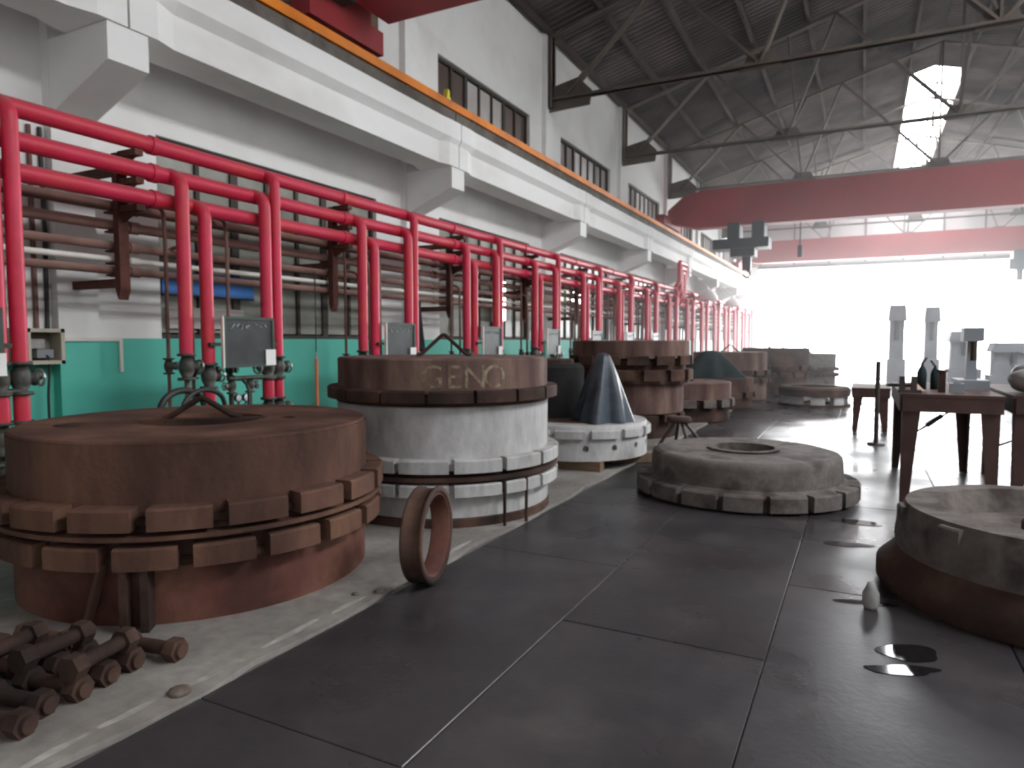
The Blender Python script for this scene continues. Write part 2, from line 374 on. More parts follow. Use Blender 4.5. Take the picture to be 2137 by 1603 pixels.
# other walls
wr = struct('wall_right', 'plain pale workshop wall facing the red pipes', 'wall')
MB().box(XR, XR + .25, Y0, Y1, 0, DADO, 1).box(XR, XR + .25, Y0, Y1, DADO, ROOF_E).build('wall_panel', ['white_paint', 'teal_paint'], wr)
MB().box(9.95, 10.65, Y0, Y1, 4.42, 5.335).build('crane_beam', 'white_beam', wr)
MB().box(10.26, 10.34, Y0, Y1, 5.335, 5.44).build('crane_rail', 'dark_iron', wr)
for yc in COLS: MB().prism([(XR + .005, 3.72), (XR + .005, 4.425), (10.0, 4.425), (10.0, 4.08)], 'y', yc - CW, yc + CW).build('corbel', 'white_paint', wr)
wb_ = struct('wall_back', 'plain pale end wall of the workshop', 'wall')
MB().prism([(XL - .25, 0), (XR + .25, 0), (XR + .25, roof_z(XR + .25)), (RIDGE_X, RIDGE_Z), (XL - .25, roof_z(XL - .25))], 'y', Y0 - .25, Y0).build('wall_panel', 'white_paint', wb_)
wf = struct('wall_far', 'pale gable wall above the wide open end of the hall', 'wall')
DX0, DX1, DZ = -6.15, 10.4, 6.3
MB().box(XL - .25, DX0, Y1, Y1 + .25, 0, DZ).build('jamb', 'white_paint', wf)
MB().box(DX1, XR + .25, Y1, Y1 + .25, 0, DZ).build('jamb', 'white_paint', wf)
x = XL - .2
while x < XR + .2:
    x2 = min(x + 1.0, XR + .25)
    pts = [(x, DZ), (x2 - .004, DZ), (x2 - .004, roof_z(x2))]
    if x < RIDGE_X < x2: pts.append((RIDGE_X, RIDGE_Z))
    pts.append((x, roof_z(x)))
    MB().prism(pts, 'y', Y1 + .02, Y1 + .1).build('gable_board', 'gable_glass', wf); x = x2
MB().prism([(XL - .2, DZ), (XR + .2, DZ), (XR + .2, roof_z(XR + .2)), (RIDGE_X, RIDGE_Z), (XL - .2, roof_z(XL - .2))], 'y', Y1 + .11, Y1 + .13).build('gable_skin', 'gable_glass', wf)
for gx in range(-6, 12, 2): MB().box(gx - .05, gx + .05, Y1 - .06, Y1 + .015, DZ, roof_z(gx) - .1).build('gable_stud', 'truss_steel', wf)
MB().box(DX0, DX1, Y1 - .05, Y1 + .2, DZ - .15, DZ + .05).build('lintel', 'frame_dark', wf)

# ------------------------------------------------------------------ roof: sheets, purlins, skylights
ce = struct('ceiling', 'dark corrugated sheet roof on steel purlins', 'ceiling')
rows = [(-7.5, -4.5), (-4.5, -1.6), (-1.6, 1.25), (1.25, 2.1), (2.1, 3.05), (3.05, 4.9), (4.9, 7.5), (7.5, 9.6), (9.6, 11.7)]
SW = BAY / 3
ny = 27
sheets = {}
def sheet_mesh(i, x0, x1):
    if i in sheets: return sheets[i]
    z0, z1 = roof_z(x0) if x0 < XR else 0, roof_z(x1)
    z0 = roof_z(x0); n = 36; vs = []; fs = []
    for q in range(n + 1):
        y = -.04 + (SW + .08) * q / n; d = .022 * sin(2 * pi * q / 4.0 + .4)
        vs += [(x0 - .06, y, z0 + d + .02), (x1 + .06, y, z1 + d + .02), (x0 - .06, y, z0 + d + .028), (x1 + .06, y, z1 + d + .028)]
    for q in range(n):
        a = 4 * q; fs += [(a, a + 1, a + 5, a + 4), (a + 2, a + 6, a + 7, a + 3)]
    sheets[i] = MB().add(vs, fs, 0, True).mesh('roof_sheet', 'roof_sheet'); return sheets[i]
SKY_R = []   # skylight cells
for j in range(ny):
    y = -4.5 + j * SW
    for i, (x0, x1) in enumerate(rows):
        if i in (3, 4) and 30.9 < y + SW / 2 < 47.4: SKY_R.append((i, x0, x1, y)); continue
        if i == 7 and y > 1.0 and y + SW < 19.0: SKY_R.append((i, x0, x1, y)); continue
        o = link('roof_sheet', sheet_mesh(i, x0, x1), ce, (0, y, random.uniform(0, .012)))
wn += 1; sk1 = struct('window_%d' % wn, 'bright ridge skylight of clear panes over the far bays', 'skylight')
wn += 1; sk2 = struct('window_%d' % wn, 'long glazed strip set in the roof slope', 'skylight')
for i, x0, x1, y in SKY_R:
    root = sk2 if i == 7 else sk1
    z0, z1 = roof_z(x0), roof_z(x1)
    nn = 2
    for q in range(nn):
        a = y + SW * q / nn; b = a + SW / nn - .02
        MB().add([(x0, a, z0 + .03), (x1, a, z1 + .03), (x1, b, z1 + .03), (x0, b, z0 + .03)], [(0, 1, 2, 3)]).build('pane', 'sky_pane', root)
    MB().bar((x0, y, z0 + .02), (x1, y, z1 + .02), .05, .06).build('glazing_bar', 'frame_dark', root)
for px in [-7.0, -5.75, -4.5, -3.05, -1.6, -.2, 1.25, 3.05, 4.1, 4.9, 7.5, 8.6, 9.6, 10.8]:
    z = roof_z(px) - .09
    MB().box(px - .045, px + .045, Y0, Y1, z - .09, z + .09).build('purlin', 'purlin_steel', ce)

# ------------------------------------------------------------------ roof trusses
BZ = 7.42
ORD = ['first', 'second', 'third', 'fourth', 'fifth', 'sixth', 'seventh', 'eighth', 'ninth', 'tenth', 'eleventh', 'twelfth', 'thirteenth', 'fourteenth']
def truss(yc, label, k):
    t = thing('roof_truss', label, 'truss', (0, yc, 0), group='steel roof trusses')
    def pr(x): return roof_z(x) - .26
    def mem(name, a, b, w=.10, h=.12, m='truss_steel'):
        MB().bar((a[0], -.035, a[1]), (b[0], -.035, b[1]), .05, h, (0, 1, 0)).bar((a[0], .035, a[1]), (b[0], .035, b[1]), .05, h, (0, 1, 0)).build(name, m, t)
    xl, xr = -6.88, 11.08
    mem('bottom_chord', (xl, BZ), (-3.9, BZ), h=.19); mem('bottom_chord', (-3.9, BZ), (8.1, BZ), h=.19, m='truss_steel'); mem('bottom_chord', (8.1, BZ), (xr, BZ), h=.15)
    mem('top_chord', (xl, pr(xl)), (RIDGE_X, pr(RIDGE_X)), h=.16); mem('top_chord', (RIDGE_X, pr(RIDGE_X)), (xr, pr(xr)), h=.16)
    for s in (-1, 1):
        X = lambda d: RIDGE_X + s * d
        mem('post', (X(9.02), BZ - .2), (X(9.02), pr(X(9.02)) + .1), h=.2)
        mem('diagonal', (X(8.7), BZ), (X(6.35), pr(X(6.35))), h=.17)
        mem('diagonal', (X(6.35), pr(X(6.35))), (X(4.2), BZ), m='truss_steel', h=.15)
        mem('diagonal', (X(4.2), BZ), (X(3.0), pr(X(3.0))), m='truss_steel', h=.15)
        mem('diagonal', (X(3.0), pr(X(3.0))), (X(0), BZ), m='truss_steel', h=.15)
        MB().prism([(X(9.10), BZ - .28), (X(8.05), BZ - .24), (X(8.0), BZ + .10), (X(8.35), BZ + .45), (X(9.10), BZ + .30)], 'y', -.012, .012).build('gusset_plate', 'truss_steel', t)
        MB().prism([(X(4.65), BZ - .1), (X(3.75), BZ - .1), (X(3.95), BZ + .24), (X(4.45), BZ + .24)], 'y', -.012, .012).build('gusset_plate', 'truss_steel', t)
    mem('king_post', (RIDGE_X, BZ), (RIDGE_X, pr(RIDGE_X)), m='truss_steel', h=.15)
    MB().prism([(1.7, BZ - .1), (2.5, BZ - .1), (2.35, BZ + .26), (1.85, BZ + .26)], 'y', -.012, .012).build('gusset_plate', 'truss_steel', t)
    return t
for k, yc in enumerate(COLS):
    if yc > 5: truss(yc, ORD[k - 2] + ' steel roof truss, counted from the dark red crane above the white mould', k)
# sway bracing between trusses
for k in range(3, len(COLS) - 1):
    for bx in (2.1,) if k % 2 else (-2.1,):
        b = thing('sway_brace', 'crossed thin steel bracing between the %s and %s roof trusses' % (ORD[k - 2], ORD[k - 1]), 'brace', (bx, 0, 0), group='cross bracing under the roof')
        a, c = COLS[k], COLS[k + 1]; zt = roof_z(bx) - .3
        MB().bar((0.04, a, BZ + .05), (0.04, c, zt), .06, .06).build('brace', 'truss_steel', b)
        MB().bar((-.04, a, zt), (-.04, c, BZ + .05), .06, .06).build('brace', 'truss_steel', b)

# ------------------------------------------------------------------ cranes
def crane(yc, z0, z1, label, hoist=None, half=.28):
    t = thing('bridge_crane', label, 'crane', (0, yc, 0), group='red overhead bridge cranes')
    xa, xb = -6.35, 10.45; tp_ = 1.0 if yc > 20 else .35
    poly = [(xa, z0 + .30), (xa + .15, z0 + .22), (xa + tp_, z0), (xb - tp_, z0), (xb, z0 + .3), (xb, z1 - .45), (xb - .9, z1), (xa + 1.15, z1), (xa + .5, z1 - .2), (xa, z1 - .62)]
    MB().prism(poly, 'y', -half, half).build('girder', 'red_crane', t)
    for X in (-6.38, 10.3):
        tr = MB().box(X - .16, X + .16, -1.2 if yc > 20 else -.95, 1.2 if yc > 20 else .52, 5.62, 5.62 + .32).build('end_truck', 'red_crane', t)
        if z0 + .3 > 5.94: MB().box(X - .12, X + .12, -.3, .3, 5.94, z0 + .35).build('saddle', 'red_crane', t)
        for sy in (-.9, .9) if yc > 20 else (-.7, .3):
            MB().lathe([(0, -.06), (.19, -.06), (.19, -.04), (.155, -.035), (.155, .035), (.19, .04), (.19, .06), (0, .06)], 20, (X, sy, 5.632), axis='x').build('wheel', 'dark_iron', t)
    return t
cA = crane(7.62, 5.95, 7.15, 'dark red bridge crane high above the two handled moulds', half=.35)
MB().box(-6.62, -6.0, -.75, -.345, 5.935, 6.5).build('motor_box', 'dark_iron', cA)
MB().cyl((-6.25, -.745, 6.15), (-6.25, -1.3, 6.15), .16, 16).build('motor', 'machine_grey', cA)
MB().box(-6.52, -6.30, .30, .51, 5.935, 6.25).build('gear_case', 'wood', cA)
cB = crane(25.0, 5.52, 6.82, 'red bridge crane carrying the dark hoist trolley')
h = MB().box(-4.72, -2.9, -.45, .45, 4.72, 5.05).box(-4.25, -3.85, -.4, .4, 5.05, 5.6).box(-3.45, -3.05, -.4, .4, 5.05, 5.6).box(-4.15, -3.35, -.35, .35, 4.45, 4.72).build('hoist', 'hoist_navy', cB)
MB().box(-3.78, -3.5, -.15, .15, 4.0, 4.45).build('hook_block', 'hoist_navy', h)
MB().tube([(-3.64 + .11 * cos(t), 0, 3.87 + .12 * sin(t)) for t in [pi / 2 - i * .5 for i in range(10)]], .03, 8).build('hook', 'dark_iron', h)
MB().cyl((-1.95, 0, 5.52), (-1.95, 0, 4.7), .02, 8).box(-2.02, -1.88, -.05, .05, 4.35, 4.75).build('pendant_control', 'hoist_navy', cB)
cC = crane(41.0, 5.9, 7.08, 'pale red bridge crane over the open end of the hall')
h = MB().box(6.2, 7.2, -.45, .45, 5.0, 5.5).box(6.35, 7.05, -.4, .4, 5.5, 5.95).build('hoist', 'hoist_navy', cC)
MB().box(6.55, 6.8, -.15, .15, 4.5, 5.0).build('hook_block', 'hoist_navy', h)

# ------------------------------------------------------------------ red pipes
PX, DXP = -6.0, -5.84
HZ = [3.385, 3.13, 2.885]; HR = .076
names = ['topmost', 'middle', 'lowest']
ST = [5.66 + 2.65 * (k - 1) for k in range(-1, 16)]
vm_cache = {}
def valve_mesh(kind, flip=1):
    if (kind, flip) in vm_cache: return vm_cache[kind, flip]
    r = {'big': 1.0, 'small': .62}[kind]
    v = MB()
    v.lathe([(0, -.13 * r), (.085 * r, -.13 * r), (.085 * r, -.105 * r), (.045 * r, -.10 * r), (.07 * r, -.04 * r), (.075 * r, 0), (.07 * r, .04 * r), (.045 * r, .10 * r), (.085 * r, .105 * r), (.085 * r, .13 * r), (0, .13 * r)], 14)
    v.lathe([(.05 * r, 0), (.05 * r, .085 * r), (.062 * r, .09 * r), (.062 * r, .105 * r), (.03 * r, .11 * r), (.018 * r, .15 * r), (0, .15 * r)], 12, axis='y')
    vm_cache[kind, flip] = v.mesh('valve', 'valve_iron'); return vm_cache[kind, flip]
def wheel_mesh(kind):
    if ('w', kind) in vm_cache: return vm_cache['w', kind]
    r = {'big': 1.0, 'small': .62}[kind]
    v = MB(); R = .062 * r
    v.tube([(R * cos(t), .142 * r, R * sin(t)) for t in [i * pi / 8 for i in range(17)]], .011 * r, 6, caps=False)
    v.bar((-R, .142 * r, 0), (R, .142 * r, 0), .012, .012).bar((0, .142 * r, -R), (0, .142 * r, R), .012, .012)
    vm_cache['w', kind] = v.mesh('handwheel', 'bright_steel'); return vm_cache['w', kind]
def add_valve(root, p, kind='big', rz=0):
    o = link('valve', valve_mesh(kind), root, p, rz); link('handwheel', wheel_mesh(kind), o); return o
REL = {0: [0.0], 1: [-1.17, -.15], 2: [-.92]}
for p in range(3):
    run = thing('red_pipe_run', '%s of the three thick red pipes, with its elbows and red drop pipes' % names[p], 'pipe', (0, 0, 0), group='three red header pipes along the wall')
    y = Y0 + .2; z = HZ[p]
    # header in lengths of one station with a coupling at each joint, rising once in a loop
    cuts = [Y0 + .2] + [s - 1.35 for s in ST if s - 1.35 > Y0 + .5] + [44.0]
    for a, b in zip(cuts, cuts[1:]):
        if a < 24.9 < b:
            u = 24.34 + .17 * p; v_ = 25.44 - .17 * p; top = 4.33 - .17 * p
            pts = bend([(PX, a, z), (PX, u, z), (PX + .18, u + .05, z + .25), (PX + .18, u + .05, top), (PX + .18, v_ - .05, top), (PX + .18, v_ - .05, z + .25), (PX, v_, z), (PX, b, z)], .10)
        else: pts = [(PX, a, z), (PX, b, z)]
        MB().tube(pts, HR, 18).build('header', 'red_paint', run)
        MB().tube([(PX, b - .035, z), (PX, b + .035, z)], HR + .012, 18).build('coupling', 'red_paint', run)
    for k, s in enumerate(ST):
        for j, rel in enumerate(REL[p]):
            yy = s + rel
            if yy < -3 or yy > 43.5: continue
            zb = 1.40 if rel < -.5 else 1.39
            rr = .064 if p else .058
            if p == 2: zb = 1.33
            if p == 1 and j == 0: zb = 1.43
            if k >= 9: zb = .012
            dp = MB().tube(bend([(PX, yy - .12, z), (PX + .02, yy, z + .02), (DXP, yy + .0, z - .06), (DXP, yy, z - .3), (DXP, yy, zb)], .11), rr, 14).build('drop', 'red_paint', run)
            if k < 9:
                flip = pi if (p == 1 and j == 1) else 0
                add_valve(dp, (DXP, yy, zb - .13), 'big', flip)
                z2 = zb - .26
                if not (p == 1 and j == 0):
                    MB().cyl((DXP, yy, z2), (DXP, yy, z2 - .20), rr * .98, 14).build('lower_sleeve', 'red_paint', dp)
                    add_valve(dp, (DXP, yy, z2 - .33), 'big', flip)
                    MB().tube([(DXP, yy, z2 - .45), (DXP, yy, .012)], .03, 10).build('feed_pipe', 'valve_iron', dp)
                else:
                    MB().tube([(DXP, yy, z2 + .01), (DXP, yy, .012)], .026, 10).build('feed_pipe', 'brown_pipe', dp)

# pipe brackets on the columns
nbk = -1
for k, yc in enumerate(COLS):
    if yc < 0: continue
    for yy in ([yc - .02, yc + BAY / 2] if k < 6 else [yc - .02]):
        nbk += 1
        b = thing('pipe_bracket', ORD[nbk] + ' rusty red pipe bracket, counted along the wall from the open cabinet', 'bracket', (0, yy, 0), group='pipe brackets along the wall')
        on_col = abs(yy - yc) < 1
        MB().box(-6.30, -6.22, -.05, .05, 2.04, 3.30).prism([(-6.30, 2.04), (-6.22, 2.04), (-6.26, 1.94)], 'y', -.05, .05).build('post', 'rust_red', b)
        for z in (3.28, 3.025, 2.78): MB().box(-6.22, -5.96, -.04, .04, z - .025, z + .031).prism([(-6.22, z - .12), (-6.0, z - .025), (-6.22, z - .025)], 'y', -.012, .012).build('arm', 'rust_red', b)
        if on_col:
            for z in (3.15, 2.10): MB().box(-7.003, -6.30, -.035, .035, z - .04, z + .04).build('wall_arm', 'rust_red', b)
        else: MB().box(-7.208, -6.30, -.035, .035, 2.512, 2.585).build('wall_arm', 'rust_red', b)   # reaches back to the window transom
        for z in (2.78, 2.60, 2.415, 2.30, 2.187): MB().box(-6.46, -6.30, -.035, .035, z - .02, z).build('peg', 'rust_red', b)
# thin pipes behind
def thin_run(label, z, r, m, drops, x=-6.38):
    t = thing('thin_pipe_run', label, 'pipe', (0, 0, 0))
    MB().tube([(x, Y0 + .2, z), (x, 44, z)], r, 12).build('pipe', m, t)
    for i in range(9): MB().cyl((x, Y0 + 3 + i * 5.3, z), (x, Y0 + 3.1 + i * 5.3, z), r + .012, 12).build('coupling', m, t)
    for k, s in enumerate(ST):
        if k > 9: break
        for rel, zb in drops:
            yy = s + rel
            d = MB().tube(bend([(x, yy - .10, z + .01), (x + .05, yy - .06, z + .06), (-6.19, yy, z + .03), (-6.17, yy, z - .25), (-6.17, yy, zb)], .10), .019, 8).build('drop', m, t)
            add_valve(d, (-6.17, yy, zb - .06), 'small')
            MB().tube([(-6.17, yy, zb - .13), (-6.17, yy, .012)], .017, 8).build('tail', m, d)
thin_run('uppermost thin brown pipe under the red pipes, with gooseneck drops', 2.83, .052, 'brown_pipe', [(-1.12, 1.36), (-.38, 1.30)])
thin_run('second thin brown pipe below the red pipes', 2.65, .050, 'brown_pipe', [(-.62, 1.30)])
thin_run('third thin brown pipe below the red pipes, just above the white pipe', 2.455, .040, 'brown_pipe', [(-.84, 1.30)])
thin_run('thin white pipe running between the brown pipes', 2.328, .028, 'white_pipe', [])
thin_run('lowest thin brown pipe, just below the white pipe', 2.223, .038, 'brown_pipe', [])

# ------------------------------------------------------------------ station fittings: boards, gauges, hoses
pos = ['by the open cabinet', 'above the large rust-brown mould', 'beside the hanging black cloth', 'beyond the tall white mould', 'by the grey draped sheet', 'by the dark stacked mould', 'far along', 'further along', 'at the distant stations']
for k in range(1, 9):
    s = ST[k]
    y0, y1 = s - .80, s - .20
    b = thing('chalkboard', 'dark chalkboard with a white paper slip, hung ' + pos[k - 1], 'board', (-5.72, 0, 0), group='chalkboards at the press stations')
    MB().box(-.02, 0, y0, y1, 1.31, 1.77).build('slate', 'board_black', b)
    MB().box(-.03, .012, y0 - .03, y1 + .03, 1.77, 1.80).box(-.03, .012, y0 - .03, y1 + .03, 1.28, 1.31).box(-.03, .012, y0 - .03, y0, 1.31, 1.77).box(-.03, .012, y1, y1 + .03, 1.31, 1.77).build('frame', 'board_frame', b)
    MB().box(-.02, .014, y0 - .05, y0 - .03, 1.28, 1.80).build('edge_strip', 'white_pipe', b)
    MB().box(.012, .016, y1 - .10, y1 + .04, 1.29, 1.46).build('paper_slip', 'paper', b)
    ch = MB(); r = random.Random(k)
    yy = y0 + .06
    while yy < y1 - .05:
        pts = [(.003, yy + r.uniform(0, .05), 1.70 + r.uniform(-.03, .03)) for _ in range(4)]
        ch.tube(pts, .0045, 4); yy += .062 if r.random() > .25 else .11
    ch.build('chalk_marks', 'chalk', b)['kind'] = 'stuff'
    MB().box(-.062, -.018, s - .97, s - .10, 1.50, 1.535).build('hanger', 'dark_iron', b)
    if k < 6:
        # horizontal manifold behind the board
        mf = thing('valve_manifold', 'dark iron valve manifold with cross pipe under the chalkboard, ' + pos[k - 1], 'manifold', (-5.84, 0, 0), group='valve manifolds at the stations')
        MB().cyl((.02, s - .70, 1.16), (.02, s + .02, 1.16), .026, 10).build('cross_pipe', 'valve_iron', mf)
        MB().cyl((.02, s - .94, .60), (.02, s + .02, .60), .024, 10).build('cross_pipe', 'valve_iron', mf)
        for yy in (s - .66, s - .42): MB().cyl((.02, yy, .60), (.02, yy, 1.16), .02, 8).build('riser', 'valve_iron', mf)
        add_valve(mf, (.02, s - .66, 1.085), 'small', pi); add_valve(mf, (.02, s - .42, 1.085), 'small')
        MB().tube(bend([(.03, s - .54, 1.15), (.13, s - .54, 1.08), (.13, s - .54, .72), (.03, s - .54, .61)], .06), .014, 8).build('hose', 'hose_black', mf)
        for q, yy in enumerate((s - .59, s - .49)):
            g = thing('pressure_gauge', ['round white gauge at the outer end of the manifold, ', 'round white gauge in the middle of the manifold, '][q] + pos[k - 1], 'gauge', (-5.81, yy, .955), group='pressure gauges at the stations')
            MB().lathe([(0, -.02), (.04, -.02), (.044, .012), (.04, .02), (.037, .012)], 20, axis='x').build('case', 'dark_iron', g)
            MB().lathe([(0, .011), (.038, .011), (.038, .005), (0, .005)], 20, axis='x').build('dial', 'gauge_face', g)
            MB().cyl((0, 0, -.04), (0, 0, -.345), .012, 8).build('stem', 'valve_iron', g)
            MB().bar((0, -.03, -.09), (0, .03, -.09), .03, .05).build('cock', 'blue_valve', g)

# electrical cabinet, conduits, trunking, sign, cloth, hook rod
cab = thing('open_cabinet', 'open cream switch cabinet with wiring inside on the column side', 'cabinet', (-6.93, 3.63, 1.33))
MB().box(-.19, -.17, 0, .34, 0, .34).build('back', 'box_inside', cab)
MB().box(-.19, 0.02, 0, .34, 0, .035).box(-.19, .02, 0, .34, .305, .34).box(-.19, .02, 0, .035, 0, .34).box(-.19, .02, .305, .34, 0, .34).build('case', 'box_cream', cab)
MB().box(-.16, -.06, .07, .2, .15, .24).build('switch', 'bright_steel', cab)
MB().box(-.16, -.05, .12, .27, .06, .14).build('fuse_block', 'machine_grey', cab)
MB().tube(bend([(-.08, .2, .1), (-.02, .22, .05), (-.04, .2, -.3), (-.05, .21, -1.318)], .08), .012, 8).build('cable', 'hose_black', cab)
MB().box(-.03, .015, -.34, -.005, .0, .34).build('door', 'ledge_grime', cab)
for q, (yy, m, r) in enumerate([(3.70, 'white_pipe', .016), (3.82, 'brown_pipe', .022), (3.92, 'hose_black', .02)]):
    tag(MB().tube([(-7.098, yy, 1.665), (-7.098, yy + (.012 if q == 2 else 0), 2.6), (-7.098, yy, 3.6)], r, 8).build('conduit', m), ['thin white conduit', 'brown conduit', 'black cable'][q] + ' rising up the wall from the open cabinet', 'conduit')
tr = thing('cable_trunking', 'white cable trunking along the dado top, turning down on the turquoise wall', 'trunking', (-7.0, 0, 0))
MB().box(0, .022, 3.965, 4.392, 1.55, 1.585).build('cover', 'white_pipe', tr)
MB().box(-.12, 0, 4.37, 4.392, 1.55, 1.585).build('cover', 'white_pipe', tr)
MB().box(-.12, -.096, 4.392, 4.68, 1.55, 1.585).build('cover', 'white_pipe', tr)
MB().box(-.12, -.096, 4.643, 4.68, 1.22, 1.55).build('cover', 'white_pipe', tr)
sg = thing('blue_sign', 'blue panel fixed across the dusty window behind the drop pipes', 'sign', (-7.168, 0, 0))
MB().box(-.03, 0, 5.22, 6.55, 2.10, 2.36).build('panel', 'blue_paint', sg); MB().box(-.03, .008, 5.22, 6.55, 2.08, 2.10).build('rim', 'frame_dark', sg)
MB().box(-.032, -.022, 5.3, 6.4, 1.7, 1.95).build('notice', 'pane_pale', sg)
cl = MB(); n = 14; vs = []; fs = []
for i in range(n + 1):
    t = i / n
    for j in range(11):
        u = j / 10 - .5; wd = .10 + .26 * t ** 1.3
        vs.append((-6.335 + .05 * sin(j * 1.6 + 1) * t, 9.14 + u * wd, 2.20 - .80 * t + .03 * cos(j * 1.3) * t))
for i in range(n):
    for j in range(10): a = i * 11 + j; fs.append((a, a + 1, a + 12, a + 11))
cloth = tag(cl.add(vs, fs, 0, True).build('hanging_cloth', 'black_cloth'), 'black cloth hung on a pipe behind a red drop pipe', 'cloth')
cloth.modifiers.new('thick', 'SOLIDIFY').thickness = .012
hr = thing('hook_rod', 'orange-handled rod hanging on a black cord near the turquoise dado', 'rod', (-6.337, 6.80, 0))
MB().cyl((0, 0, 1.40), (0, 0, 2.45), .007, 6).build('cord', 'hose_black', hr)
MB().cyl((0, 0, .70), (0, 0, 1.32), .022, 10).build('handle', 'pole_orange', hr)
MB().cyl((0, 0, 1.32), (0, 0, 1.41), .014, 10).build('ferrule', 'bright_steel', hr)
for q, yy in enumerate((4.15, 4.30)):
    hx = -5.50 + .10 * q
    tag(MB().tube(bend([(hx, yy - .25, .012), (hx, yy - .2, 1.02), (hx, yy + .0, 1.12), (hx, yy + .25, 1.05), (hx, yy + .3, .012)], .18), .03 - .008 * q, 10).build('rubber_hose', 'hose_black'), ['thick', 'slim'][q] + ' black rubber hose arching up behind the large rust-brown mould', 'hose')
# lamps
lp = thing('tube_lamp', 'lit strip lamp standing upright against the wall between red drop pipes', 'lamp', (-6.95, 13.173, 2.0))
MB().box(-.252, 0, -.07, .07, -.03, .85).build('housing', 'lamp_white', lp); MB().cyl((.03, 0, 0), (.03, 0, .82), .035, 10).build('tube', 'tube_light', lp)
lp = thing('twin_lamp', 'pair of glowing bulbs under a small bracket behind the red pipes', 'lamp', (-6.9, 17.3, 2.7))
MB().box(-.302, 0, -.3, .45, .22, .26).build('bracket', 'lamp_white', lp)
for q in (-.05, .35): MB().lathe([(0, -.17), (.07, -.14), (.1, -.05), (.1, .05), (.07, .13), (.04, .2), (.04, .22), (0, .22)], 16, (0, q, 0)).build('bulb', 'tube_light', lp)
for k in (5, 6):
    yc = COLS[k]
    lp = thing('dome_lamp', 'white dome lamp hung under the corbel ' + ('over the tall red pipe loop' if k == 5 else 'beyond the tall red pipe loop'), 'lamp', (-5.42, yc, 3.15))
    MB().lathe([(.40, 0), (.385, .10), (.30, .26), (.14, .38), (.06, .42), (.05, .50), (0, .5), (0, .46), (.13, .34), (.28, .22), (.36, .09), (.385, 0)], 32, closed=False).build('shade', 'lamp_white', lp)
    MB().cyl((0, 0, .5), (-.675, 0, 1.1), .02, 8).build('stem', 'lamp_white', lp)
    MB().lathe([(0, .05), (.07, .09), (.09, .18), (.04, .3), (0, .3)], 14).build('bulb', 'gauge_face', lp)

# ------------------------------------------------------------------ tyre moulds
def lug_mesh(r0, r1, z0, z1, ang, m, n=5, chamfer=.012):
    vs = []; fs = []
    for i in range(n + 1):
        a = -ang / 2 + ang * i / n
        for r, z in ((r0, z0), (r1, z0), (r1, z1 - chamfer), (r1 - chamfer, z1), (r0, z1)): vs.append((r * cos(a), r * sin(a), z))
    for i in range(n):
        for j in range(5): a = i * 5; fs.append((a + j, a + (j + 1) % 5, a + 5 + (j + 1) % 5, a + 5 + j))
    fs += [(0, 1, 2, 3, 4), tuple(n * 5 + j for j in range(5))]
    return MB().add(vs, fs).mesh('lug', m)
def lugs(root, r0, r1, z0, z1, n, fill, m, off=0.0, skip=()):
    me = lug_mesh(r0, r1, z0, z1, 2 * pi / n * fill, m)
    for i in range(n):
        if i in skip: continue
        link('lug', me, root, (0, 0, 0), off + 2 * pi * i / n)
def drum(root, name, prof, m, n=72): return MB().lathe(prof, n).build(name, m, root)
def flat_cyl(root, name, r, z0, z1, m, n=72, ch=.015, rin=None, top=True):
    # separate rings so that the flats stay crisp
    b = MB()
    b.lathe([(r, z0), (r, z1 - ch)], n); b.lathe([(r, z1 - ch), (r - ch, z1)], n)
    if rin: b.lathe([(r - ch, z1), (rin, z1)], n, smooth=False); b.lathe([(rin, z1), (rin, z1 - .12)], n); b.lathe([(rin, z1 - .12), (0, z1 - .12)], n, smooth=False)
    else: b.lathe([(r - ch, z1), (0, z1)], n, smooth=False)
    b.lathe([(r, z0), (0, z0)], n, smooth=False)
    return b.build(name, m, root)
def handle(root, z, wd, h, rz, m='rust_dark', r=.022, off=(0, 0)):
    hd = MB()
    hd.tube(bend([(-wd / 2 - .05, 0, z + .01), (-wd / 2, 0, z + .025), (0, 0, z + h), (wd / 2, 0, z + .025), (wd / 2 + .05, 0, z + .01)], .03, 3), r, 10)
    o = hd.build('lifting_handle', m, root, (off[0], off[1], 0), rz); return o

